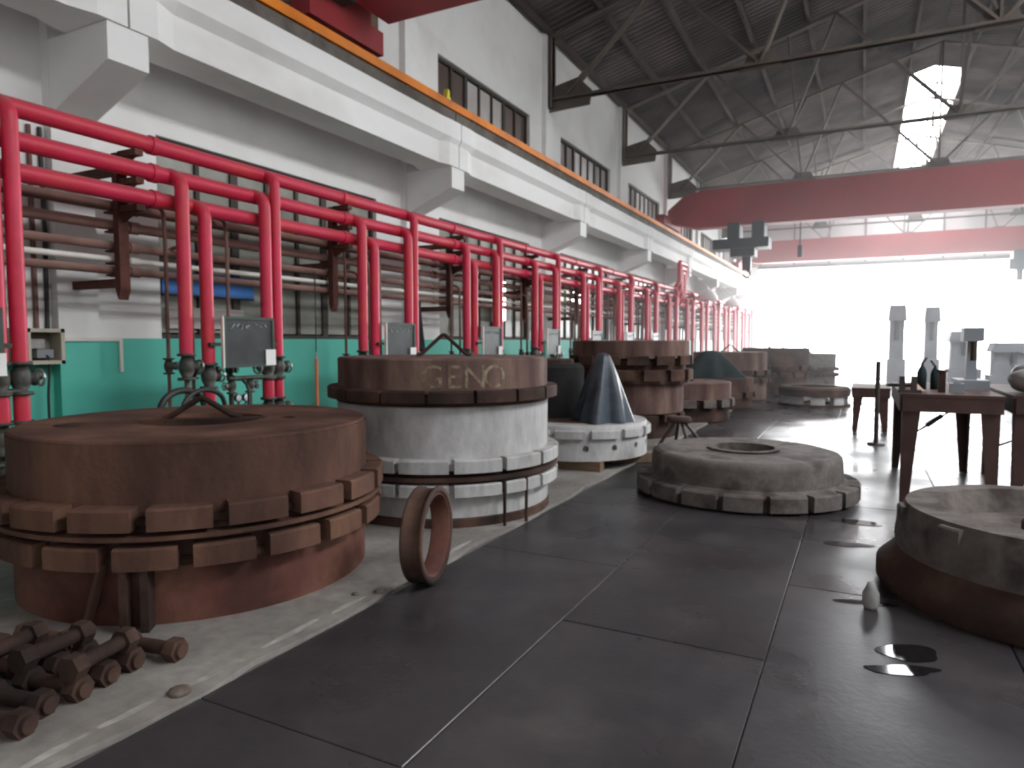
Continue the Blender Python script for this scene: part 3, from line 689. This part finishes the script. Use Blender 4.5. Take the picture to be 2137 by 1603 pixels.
m1 = thing('tyre_mould', 'large rust-brown tyre mould with a flat lid and bent bar handle', 'mould', (-4.04, 3.215, .012))
flat_cyl(m1, 'lower_half', 1.085, 0, .33, 'rust_red')
flat_cyl(m1, 'lower_flange', 1.13, .33, .375, 'rust_dark'); lugs(m1, 1.06, 1.205, .335, .455, 19, .80, 'rust', .07)
flat_cyl(m1, 'joint', 1.10, .375, .56, 'rust_dark')
MB().lathe([(1.09, .49), (1.20, .49), (1.20, .515), (1.09, .515)], 72, smooth=False).build('joint_plate', 'rust', m1)
flat_cyl(m1, 'upper_flange', 1.14, .56, .60, 'rust_dark'); lugs(m1, 1.06, 1.22, .545, .665, 19, .80, 'rust', .22)
MB().lathe([(1.10, .60), (1.10, .985)], 72).build('upper_half', 'rust', m1)
def plate_hole(mb, P, u0, u1, w0, w1, hu, hw, r, depth, su=1.0, n=24):
    # a patch of surface P(u, w, d) between u0..u1 and w0..w1 with a round hole sunk to the given depth
    out = []; hole = []
    for i in range(n):
        t = 2 * pi * (i + .5) / n; c, q = cos(t), sin(t); m = max(abs(c), abs(q))
        a, b = c / m, q / m
        out.append(P(hu + (a * (u1 - hu) if a > 0 else -a * (u0 - hu)), hw + (b * (w1 - hw) if b > 0 else -b * (w0 - hw)), 0))
        hole.append((hu + r * c / su, hw + r * q))
    cor = [P(u, w, 0) for u, w in ((u1, w1), (u0, w1), (u0, w0), (u1, w0))]
    vs = out + [P(u, w, 0) for u, w in hole] + [P(u, w, depth) for u, w in hole] + cor + [P(hu, hw, depth)]
    fs = []
    for i in range(n):
        j2 = (i + 1) % n; fs += [(i, j2, n + j2, n + i), (n + i, n + j2, 2 * n + j2, 2 * n + i), (2 * n + i, 2 * n + j2, 3 * n + 4)]
    for q in range(4):
        k0 = n // 8 + q * n // 4; fs.append(((k0 - 1) % n, 3 * n + q, k0 % n))
    mb.add(vs, fs)
lid = MB(); lid.lathe([(1.095, .985), (1.095, .999), (1.08, 1.004)], 72)
ha = atan2(.33, .43); PL = lambda a, r, d: (r * cos(a), r * sin(a), 1.004 - d)
plate_hole(lid, PL, ha - .21, ha + .21, .40, 1.08, ha, .542, .075, .22, su=.542)
na = 64; a0 = ha + .21; a1 = ha - .21 + 2 * pi
for i in range(na):
    t0, t1 = a0 + (a1 - a0) * i / na, a0 + (a1 - a0) * (i + 1) / na
    lid.add([PL(t0, .40, 0), PL(t1, .40, 0), PL(t1, 1.08, 0), PL(t0, 1.08, 0)], [(0, 1, 2, 3)])
lid.lathe([(.40, 1.004), (.40, .955), (0, .955)], 48, smooth=False)
lid.build('lid', 'rust', m1)
va = atan2(3.215, -4.04)
handle(m1, 1.0, .40, .155, 27.05 * pi / 180 + .18, 'rust_dark', .02)
MB().box(-.42, .42, -.05, .05, .955, 1.008).build('handle_strap', 'rust_dark', m1, (0, 0, 0), .65)
MB().lathe([(0, 1.007), (.11, 1.007), (.11, 1.0), (0, 1.0)], 24, (-.42, -.62, 0)).build('stain_plate', 'rust_dark', m1)
for a, da in ((-1.02, 0), (-.93, 0)):
    MB().box(1.06, 1.19, -.02, .02, .0, .44).build('hinge_plate', 'rust_dark', m1, (0, 0, 0), a)
MB().box(1.085, 1.12, -.05, .05, .0, .40).build('hinge_pin', 'rust_dark', m1, (0, 0, 0), -.975)
MB().bar((1.10, -.02, .02), (1.16, .12, .36), .05, .02).build('prop_bar', 'rust', m1, (0, 0, 0), -1.22)

m2 = thing('tyre_mould', 'tall white-coated tyre mould with a dark joint between two rings of lugs', 'mould', (-3.556, 5.533, .012))
flat_cyl(m2, 'base_ring', 1.005, 0, .08, 'rust_dark'); flat_cyl(m2, 'lower_half', .995, .08, .30, 'white_mould')
flat_cyl(m2, 'lower_flange', 1.03, .30, .36, 'white_mould'); lugs(m2, .98, 1.09, .27, .37, 15, .90, 'white_mould', .1)
flat_cyl(m2, 'joint', 1.01, .36, .49, 'rust_dark')
MB().lathe([(1.0, .395), (1.085, .395), (1.085, .43), (1.0, .43)], 72, smooth=False).build('joint_plate', 'rust_dark', m2)
flat_cyl(m2, 'upper_flange', 1.03, .48, .55, 'white_mould'); lugs(m2, .98, 1.095, .465, .575, 15, .90, 'white_mould', .1)
flat_cyl(m2, 'upper_half', .99, .55, 1.0, 'white_mould')
for a in (-.52, -.30): MB().cyl((1.08, 0, -.005), (1.08, 0, .38), .014, 8).build('stay_rod', 'rust_dark', m2, (0, 0, 0), a)
m2t = thing('mould_half', 'dark rusty mould half with a bent bar handle, resting on the white mould', 'mould', (-3.556, 5.533, 1.012))
flat_cyl(m2t, 'skirt', 1.0, 0, .05, 'rust_dark'); flat_cyl(m2t, 'flange', 1.05, .04, .10, 'rust_dark')
lugs(m2t, .97, 1.08, .035, .135, 17, .92, 'rust_dark', .16)
flat_cyl(m2t, 'drum', .985, .10, .395, 'maroon_rust')
handle(m2t, .39, .42, .22, 27.05 * pi / 180 + .1, 'rust_dark', .018)
# painted letters on the drum
def letters(root, txt, r, z, size, a0, step, m):
    for i, c in enumerate(txt):
        cu = bpy.data.curves.new('l', 'FONT'); cu.body = c; cu.size = size; cu.align_x = 'CENTER'; cu.extrude = .002
        o = bpy.data.objects.new('l', cu); COL.objects.link(o); dg = bpy.context.evaluated_depsgraph_get()
        me = bpy.data.meshes.new_from_object(o.evaluated_get(dg)); bpy.data.objects.remove(o); me.name = 'painted_letter'
        for v in me.vertices:
            x, y, e = v.co; a = a0 + i * step + x / r
            v.co = ((r + .001 + e) * cos(a), (r + .001 + e) * sin(a), z + y)
        me.materials.clear(); me.materials.append(M[m]); link('painted_letter', me, root)
letters(m2t, 'GENO', .985, .155, .27, -1.10, .18, 'letter_paint')

m3 = thing('tyre_mould', 'low white mould ring pierced with round holes, on timber blocks', 'mould', (-3.33, 8.33, .13))
rg3 = MB(); PR = lambda a, z, d: ((.93 - d) * cos(a), (.93 - d) * sin(a), z)
for i in range(16):
    a = 2 * pi * i / 16 + .13; plate_hole(rg3, PR, a - .12, a + .12, .05, .25, a, .15, .038, .10, su=.93)
    for t0, t1, z0_, z1_ in ((a + .12, a + 2 * pi / 16 - .12, .05, .25),):
        rg3.add([PR(t0, z0_, 0), PR(t1, z0_, 0), PR(t1, z1_, 0), PR(t0, z1_, 0)], [(0, 1, 2, 3)])
rg3.lathe([(.93, 0), (.93, .05)], 96); rg3.lathe([(.93, .25), (.93, .405), (.915, .42)], 96); rg3.lathe([(.915, .42), (0, .42)], 96, smooth=False); rg3.lathe([(.93, 0), (0, 0)], 96, smooth=False)
rg3.build('ring', 'white_mould', m3); lugs(m3, .9, .98, .27, .37, 14, .82, 'white_mould', .1)
flat_cyl(m3, 'inner_core', .62, .40, .426, 'rust_dark')
for q, (dx, dy) in enumerate(((.35, -.7), (-.5, -.6), (.75, .1), (-.2, .7))):
    tag(MB().box(-.28, .28, -.07, .07, 0, .118).build('timber_block', 'wood', None, (-3.33 + dx, 8.33 + dy, .012), .3 * q), 'short timber block under the low white mould ring', 'block', 'timber blocks under the white ring')
tp = None
def tarp(loc, r, h, m, label, seed, sx=1.0, sy=1.0, lean=(0, 0)):
    rr = random.Random(seed); ph = [rr.uniform(0, 6.28) for _ in range(4)]
    n = 64; k = 14; vs = [(lean[0], lean[1], h)]; fs = []
    for i in range(1, k + 1):
        t = i / k
        for j in range(n):
            a = 2 * pi * j / n
            fold = 1 + t * (.17 * sin(4 * a + ph[0]) + .14 * sin(7 * a + ph[1] + 2 * t))
            R = r * (.16 + .84 * t ** 1.25) * fold * (1 if t > .12 else t / .12)
            z = h * (1 - t ** 1.7) + .02 * sin(7 * a + ph[2]) * t * (1 - t)
            vs.append((R * cos(a) * sx + lean[0] * (1 - t), R * sin(a) * sy + lean[1] * (1 - t), max(z, .004)))
    for j in range(n): fs.append((0, 1 + j, 1 + (j + 1) % n))
    for i in range(k - 1):
        for j in range(n):
            a = 1 + i * n + j; b = 1 + i * n + (j + 1) % n; fs.append((a, b, b + n, a + n))
    o = tag(MB().add(vs, fs, 0, True).build('tarpaulin', m, None, loc), label, 'tarpaulin')
    return o
m3c = thing('rubber_core', 'upright dark rubber core standing on the low white mould ring', 'core', (-3.72, 8.45, .555))
flat_cyl(m3c, 'body', .44, 0, .70, 'rubber', 40, .05); flat_cyl(m3c, 'cap', .3, .70, .76, 'rust_dark', 32)
tarp((-2.87, 8.12, .548), .33, .86, 'tarp_grey', 'blue-grey plastic sheet draped in a peak on the low white mould ring', 3, 1.0, 1.0)

m4 = thing('tyre_mould', 'dark brown mould drum standing low behind the white mould ring', 'mould', (-3.48, 11.1, .012))
flat_cyl(m4, 'base', .80, 0, .40, 'rust_dark'); flat_cyl(m4, 'drum', .90, .40, .87, 'maroon_rust'); lugs(m4, .8, .93, .28, .38, 14, .7, 'rust_dark')
m4t = thing('mould_half', 'dark lugged mould half stacked on the brown drum', 'mould', (-3.45, 11.1, .882))
flat_cyl(m4t, 'flange', .95, 0, .16, 'rust_dark'); lugs(m4t, .85, 1.02, .05, .22, 14, .72, 'rust_dark'); flat_cyl(m4t, 'joint', .90, .16, .38, 'rust_dark')
lugs(m4t, .85, 1.02, .30, .44, 14, .72, 'rust_dark', .2); flat_cyl(m4t, 'drum', .96, .40, .68, 'maroon_rust', rin=.5)
m5 = thing('tyre_mould', 'rust-brown mould with dark notched rim beside the dark stacked mould', 'mould', (-3.25, 13.85, .012))
flat_cyl(m5, 'lower_half', .95, 0, .40, 'rust_dark'); lugs(m5, .9, 1.05, .28, .42, 16, .65, 'dusty_mould'); flat_cyl(m5, 'upper_half', .98, .42, .74, 'maroon_rust'); handle(m5, .74, .4, .2, .3)
m6 = thing('tyre_mould', 'mould under the dark green tarpaulin', 'mould', (-3.2, 16.6, .012))
flat_cyl(m6, 'lower_half', .95, 0, .36, 'rust_dark'); lugs(m6, .9, 1.05, .26, .38, 16, .7, 'rust_dark'); flat_cyl(m6, 'upper_half', .98, .38, .70, 'rust_dark')
tarp((-3.2, 16.6, .710), .72, .62, 'tarp_green', 'dark green tarpaulin heaped over a mould', 9)
for i, (x, y, hh, mm, lab) in enumerate([(-3.2, 19.3, 1.25, 'maroon_rust', 'brown mould just beyond the green tarpaulin'), (-2.35, 22.3, 1.35, 'rust_dark', 'tall dark mould out in the aisle beyond the green tarpaulin'),
                                        (-3.3, 24.9, 1.1, 'dusty_mould', 'dusty grey mould under the tall red pipe loop'), (-3.2, 27.6, 1.2, 'rust_dark', 'dark mould past the tall red pipe loop'), (-1.7, 24.6, 1.15, 'dusty_mould', 'dusty mould set out in the aisle near the open end')]):
    t = thing('tyre_mould', lab, 'mould', (x, y, .012 if x < -3 else 0))
    flat_cyl(t, 'lower_half', .95, 0, hh * .42, mm); lugs(t, .9, 1.06, hh * .36, hh * .46, 16, .72, 'rust_dark'); flat_cyl(t, 'joint', .92, hh * .42, hh * .54, 'rust_dark')
    lugs(t, .9, 1.06, hh * .52, hh * .62, 16, .72, 'rust_dark', .2); flat_cyl(t, 'upper_half', .96, hh * .54, hh, mm); handle(t, hh, .4, .2, .5)
fr = thing('mould_ring', 'flat dark mould ring raised on pale blocks out on the bright floor', 'mould', (-1.02, 18.2, 0))
MB().lathe([(.55, .24), (.80, .24), (.82, .40), (.76, .46), (.55, .46), (.55, .24)], 60, smooth=False).build('ring', 'rust_dark', fr)
MB().lathe([(.55, 0), (.82, 0), (.82, .05), (.55, .05), (.55, 0)], 60, smooth=False).build('foot_ring', 'rust_dark', fr)
lugs(fr, .6, .76, .05, .24, 9, .6, 'white_mould')
hm_ = thing('mould_half', 'dusty grey-brown mould half lying alone on the steel plates', 'mould', (-1.062, 7.368, 0))
MB().lathe([(.98, .0), (1.0, .02), (1.0, .16), (.94, .19)], 72).build('flange', 'dusty_mould', hm_)
lugs(hm_, .93, 1.09, .03, .17, 17, .84, 'dusty_mould', .05)
b = MB(); b.lathe([(.94, .17), (.935, .36), (.925, .40), (.90, .425), (.86, .435)], 72); b.lathe([(.86, .435), (.34, .435)], 72, smooth=False)
b.lathe([(.34, .435), (.36, .455), (.30, .46), (.29, .05)], 48, smooth=False); b.build('drum', 'dusty_mould', hm_)
MB().lathe([(0, .05), (.295, .05), (.295, .02), (0, .02)], 40, smooth=False).build('bore', 'dusty_mould', hm_)
dk = thing('mould_half', 'upturned brown mould half on a dark flared base beside the wet floor', 'mould', (1.12, 5.1, 0))
MB().lathe([(.98, 0), (1.0, .03), (1.0, .12), (.93, .19), (.89, .24)], 64).build('base', 'rust_dark', dk)
b = MB(); b.lathe([(.89, .24), (.90, .30), (.885, .42), (.84, .52)], 64); b.lathe([(.84, .52), (.66, .53)], 64, smooth=False); b.lathe([(.66, .53), (.60, .38)], 64); b.lathe([(.60, .38), (0, .36)], 64, smooth=False); b.build('body', 'dusty_mould', dk)
lugs(dk, .82, .89, .36, .50, 10, .25, 'dusty_mould', .1); flat_cyl(dk, 'hub', .22, .36, .46, 'rust_dark', 32)
tag(MB().lathe([(0, 0), (.035, 0), (.045, .02), (.045, .09), (.03, .12), (.02, .15), (0, .15)], 20).build('small_can', 'sack_grey', None, (.085, 4.42, 0)), 'small pale can on the wet floor at the foot of the upturned mould half', 'can')

# steel ring leaning by the kerb
rg = thing('steel_ring', 'rusty flanged steel ring standing on edge by the large rust-brown mould', 'ring', (-2.46, 3.62, -.004))
rb = MB().lathe([(.268, -.07), (.305, -.07), (.312, -.055), (.296, -.045), (.296, .045), (.312, .055), (.312, .07), (.27, .07), (.266, .02), (.266, -.02), (.268, -.07)], 56).build('rim', 'rust_dark', rg)
rb.rotation_euler = (radians(90), radians(-4), radians(14 + 90)); rb.location = (0, 0, .313)
rb2 = MB().lathe([(.256, -.06), (.2675, -.06), (.2675, .064), (.256, .064), (.256, -.06)], 56).build('liner', 'rust_red', rg)
rb2.rotation_euler = rb.rotation_euler; rb2.location = rb.location

# heavy bolts
bolt_parts = []
bm_shaft = MB().cyl((-.17, 0, 0), (.17, 0, 0), .034, 16).mesh('shaft', 'rust_dark')
nb = MB(); nb.prism([(.058 * cos(i * pi / 3), .058 * sin(i * pi / 3)) for i in range(6)], 'x', .09, .15)
bm_nut = nb.mesh('nut', 'rust_dark')
bm_head = MB().prism([(.058 * cos(i * pi / 3), .058 * sin(i * pi / 3)) for i in range(6)], 'x', -.19, -.125).mesh('bolt_head', 'rust_dark')
TH = .18; d_ = Vector((cos(TH), sin(TH), 0)); e_ = Vector((-sin(TH), cos(TH), 0)); ZB = .0622
cA_ = lambda i: Vector((-3.03, 1.40, ZB)) + e_ * .14 * i
bpos = []
for i, sl in enumerate((.03, -.03, 0, 0, 0, .12)): bpos.append((cA_(i) + d_ * sl, TH + (.03 if i == 0 else 0)))
for i, sl in enumerate((0, -.02, 0, 0, 0)): bpos.append((cA_(i + .5) - d_ * (.46 - sl), TH))
up_ = Vector((0, 0, .1000))
bpos += [(cA_(3) + d_ * .115 + up_, TH + pi / 2 + .05), (cA_(3) - d_ * .155 + up_, TH + pi / 2 - .04), (cA_(2.5) - d_ * (.46 - .10) + up_, TH + pi / 2 + .03)]
for q, (c, a) in enumerate(bpos):
    t = thing('clamp_bolt', 'heavy dark rusty clamp bolt with a hexagon nut in the pile on the pale strip', 'bolt', c, a, 'pile of clamp bolts on the concrete strip')
    link('shaft', bm_shaft, t); link('nut', bm_nut, t); link('bolt_head', bm_head, t)
for q, (x, y, r) in enumerate([(-2.62, 1.93, .05), (-2.60, 3.30, .035), (-2.70, 3.20, .025)]):
    v = MB(); rr = random.Random(q)
    v.lathe([(0, 0), (r, .004), (r * .9, r * .4), (r * .4, r * .6), (0, r * .6)], 9); tag(v.build('stone_chip', 'grit', None, (x, y, .010)), ['largest brown lump on the edge of the pale strip by the bolts', 'small brown lump on the pale strip by the steel ring', 'tiny brown lump by the large rusty mould'][q], 'lump')
# two rods and stand by the brown drum
sd = thing('rod_stand', 'dark tripod of leaning steel rods at the foot of the brown drum', 'stand', (-2.30, 9.75, .012))
for q, (dx, dy) in enumerate(((.16, -.12), (.30, .06), (-.22, -.1), (-.1, .25))): MB().cyl((dx * 1.3, dy * 1.3, 0), (dx * .15, dy * .15, .42), .022, 10).build('rod', 'dark_iron', sd)
MB().lathe([(0, .38), (.16, .38), (.18, .42), (.16, .46), (0, .46)], 24).build('head', 'rust_dark', sd)

# ------------------------------------------------------------------ work tables with clutter
def table(x0, x1, y0, y1, h, label):
    t = thing('work_table', label, 'table', ((x0 + x1) / 2, (y0 + y1) / 2, 0))
    ax, ay = (x1 - x0) / 2, (y1 - y0) / 2
    MB().box(-ax - .03, ax + .03, -ay - .03, ay + .03, h - .03, h).build('top', 'table_steel', t)
    for s in (-1, 1):
        MB().box(-ax, ax, s * ay - .025, s * ay + .025, h - .17, h - .03).build('apron', 'table_steel', t)
        MB().box(s * ax - .025, s * ax + .025, -ay, ay, h - .17, h - .03).build('apron', 'table_steel', t)
        for s2 in (-1, 1):
            X, Y = s * ax, s2 * ay; p = MB()
            a, b = (.15, .075)
            vs = []
            for z, w_ in ((0, b), (h - .17, a)):
                for u, v in ((0, 0), (w_, 0), (w_, .02), (.02, .02), (.02, w_), (0, w_)): vs.append((X - s * u, Y - s2 * v, z))
            p.add(vs, [(0, 1, 2, 3, 4, 5), (6, 7, 8, 9, 10, 11)] + [(i, (i + 1) % 6, 6 + (i + 1) % 6, 6 + i) for i in range(6)]).build('leg', 'table_steel', t)
    MB().bar((-ax + .05, ay - .05, .30), (ax - .03, ay - .05, h - .2), .02, .02).build('brace_rod', 'dark_iron', t)
    MB().bar((-ax + .05 + .30, ay - .05, .30 + .24), (-ax + .05 + .46, ay - .05, .30 + .37), .05, .05).build('turnbuckle', 'dark_iron', t)
    return t
table(.36, 1.14, 7.55, 9.6, 1.05, 'brown angle-iron work table with tapering legs and a tie rod')
table(1.28, 2.5, 7.75, 9.6, 1.05, 'second brown angle-iron work table, under the grey sacks')
table(-.12, .42, 13.2, 14.6, .75, 'low dark work table further along the bright floor')
vs_ = thing('bench_vise', 'dark bench vise fixed on the corner of the work table', 'vise', (.42, 7.68, 1.05))
MB().box(-.10, .10, -.06, .06, 0, .03).box(-.09, -.04, -.05, .05, .03, .16).box(.01, .06, -.05, .05, .03, .16).build('body', 'dark_iron', vs_)
MB().cyl((-.20, 0, .07), (.04, 0, .07), .015, 8).cyl((-.19, -.08, .07), (-.19, .08, .07), .008, 8).build('screw', 'dark_iron', vs_)
tarp((.46, 7.90, 1.052), .09, .09, 'pink_plastic', 'crumpled pink rag on the table corner by the vise', 21)
for q, (x, y, r, hh) in enumerate([(.56, 8.3, .045, .33), (.68, 8.35, .04, .30)]):
    t = thing('oil_bottle', ['taller', 'shorter'][q] + ' dark oil bottle with a spout on the work table', 'bottle', (x, y, 1.05))
    MB().lathe([(0, 0), (r, 0), (r, hh * .5), (r * .8, hh * .62), (r * .35, hh * .74), (r * .3, hh * .82), (0, hh * .82)], 18).build('body', 'tarp_green', t)
    MB().cyl((0, 0, hh * .8), (.04 * (1 - 2 * q), 0, hh), .01, 8).build('spout', 'dark_iron', t)
tag(MB().box(-.03, .03, -.03, .03, 0, .2).lathe([(.05, .2), (.05, .22), (0, .22), (0, .2), (.05, .2)], 16).build('steel_post', 'rust_dark', None, (.70, 7.85, 1.05)), 'short rusty steel post standing on the work table', 'post')
tag(MB().box(-.06, .06, -.05, .05, 0, .09).box(-.03, .03, -.02, .02, .09, .11).build('tool_box', 'machine_grey', None, (.83, 7.9, 1.05)), 'small grey tool box beside the rusty steel post', 'box')
gm = thing('grinding_machine', 'grey bench machine with an upright column on the work table', 'machine', (1.02, 8.6, 1.05))
MB().box(-.14, .14, -.25, .25, 0, .10).prism([(-.05, .1), (.05, .1), (.04, .62), (-.04, .62)], 'y', -.06, .06).box(-.09, .09, -.16, .12, .5, .64).build('body', 'machine_grey', gm)
MB().cyl((0, -.18, .30), (0, -.18, .5), .03, 12).build('spindle', 'dark_iron', gm)
def sack(x, y, z, sx, sy, sz, a, label, m='sack_grey', seed=0):
    n, k = 28, 12; vs = []; fs = []; rr = random.Random(seed); ph = rr.uniform(0, 6)
    for i in range(k + 1):
        t = pi * i / k
        for j in range(n):
            p = 2 * pi * j / n; q = 1 + .07 * sin(3 * p + ph + 2 * t) + .04 * sin(7 * p - ph)
            cx_ = abs(cos(p)) ** .6 * (1 if cos(p) > 0 else -1); sy_ = abs(sin(p)) ** .6 * (1 if sin(p) > 0 else -1)
            vs.append((sx * cx_ * sin(t) ** .7 * q, sy * sy_ * sin(t) ** .7 * q, max(0, sz * (1 - cos(t)) / 2 * (1 + .05 * sin(4 * p + ph)))))
    for i in range(k):
        for j in range(n): a_ = i * n + j; b_ = i * n + (j + 1) % n; fs.append((a_, b_, b_ + n, a_ + n))
    return tag(MB().add(vs, fs, 0, True).build('sack', m, None, (x, y, z), a), label, 'sack')
sack(1.50, 8.02, 1.05, .22, .24, .24, .3, 'small grey sack at the front of the second work table', seed=1)
sack(2.14, 8.35, 1.05, .28, .40, .42, -.2, 'large grey sack in the middle of the second work table', seed=2)
sack(1.75, 9.1, 1.05, .25, .3, .28, .5, 'grey sack at the back of the second work table', 'machine_grey', seed=3)
# presses out by the open end
for q, (x, y, ww, hh, lab) in enumerate([(1.15, 30, .62, 2.9, 'slim tall grey machine standing near the open end'), (2.35, 31, .55, 2.85, 'second tall grey machine near the open end'), (3.2, 29, 1.0, 1.9, 'low wide grey machine near the open end'), (4.3, 27, 1.3, 1.5, 'broad grey machine past the work tables')]):
    t = thing('press_machine', lab, 'machine', (x, y, 0))
    MB().box(-ww / 2, ww / 2, -.5, .5, 0, hh * .3).build('base', 'machine_grey', t); MB().box(-ww * .4, ww * .4, -.2, .45, hh * .3, hh * .8).build('column', 'machine_grey', t)
    MB().prism([(-ww / 2, hh * .8), (ww / 2, hh * .8), (ww * .42, hh), (-ww * .42, hh)], 'y', -.5, .5).build('head', 'machine_grey', t)
    MB().cyl((0, -.3, hh * .55), (0, -.3, hh * .8), .07, 12).build('ram', 'dark_iron', t)
tag(MB().cyl((0, 0, 0), (0, 0, 1.25), .035, 10).lathe([(.12, 0), (.12, .02), (0, .02), (0, 0), (.12, 0)], 16).build('floor_post', 'dark_iron', None, (.22, 11.6, 0)), 'thin dark post standing on the bright floor behind the work table', 'post')

# ------------------------------------------------------------------ volume added for the veiling glare and haze of the far half
hz = bpy.data.materials.new('haze'); hz.use_nodes = True; nt = hz.node_tree; nt.nodes.clear()
vo = nt.nodes.new('ShaderNodeVolumeScatter'); vo.inputs['Density'].default_value = .011; vo.inputs['Anisotropy'].default_value = .45
vo.inputs['Color'].default_value = (.97, .97, .98, 1)
mo = nt.nodes.new('ShaderNodeOutputMaterial'); nt.links.new(vo.outputs[0], mo.inputs['Volume']); M['haze'] = hz
tag(MB().box(XL + .02, XR - .02, 13.0, Y1 - .2, .02, 8.9).build('haze', 'haze'), 'thin haze volume added for the veiling glare towards the open end of the hall', 'haze', kind='stuff')
S.cycles.volume_max_steps = 64
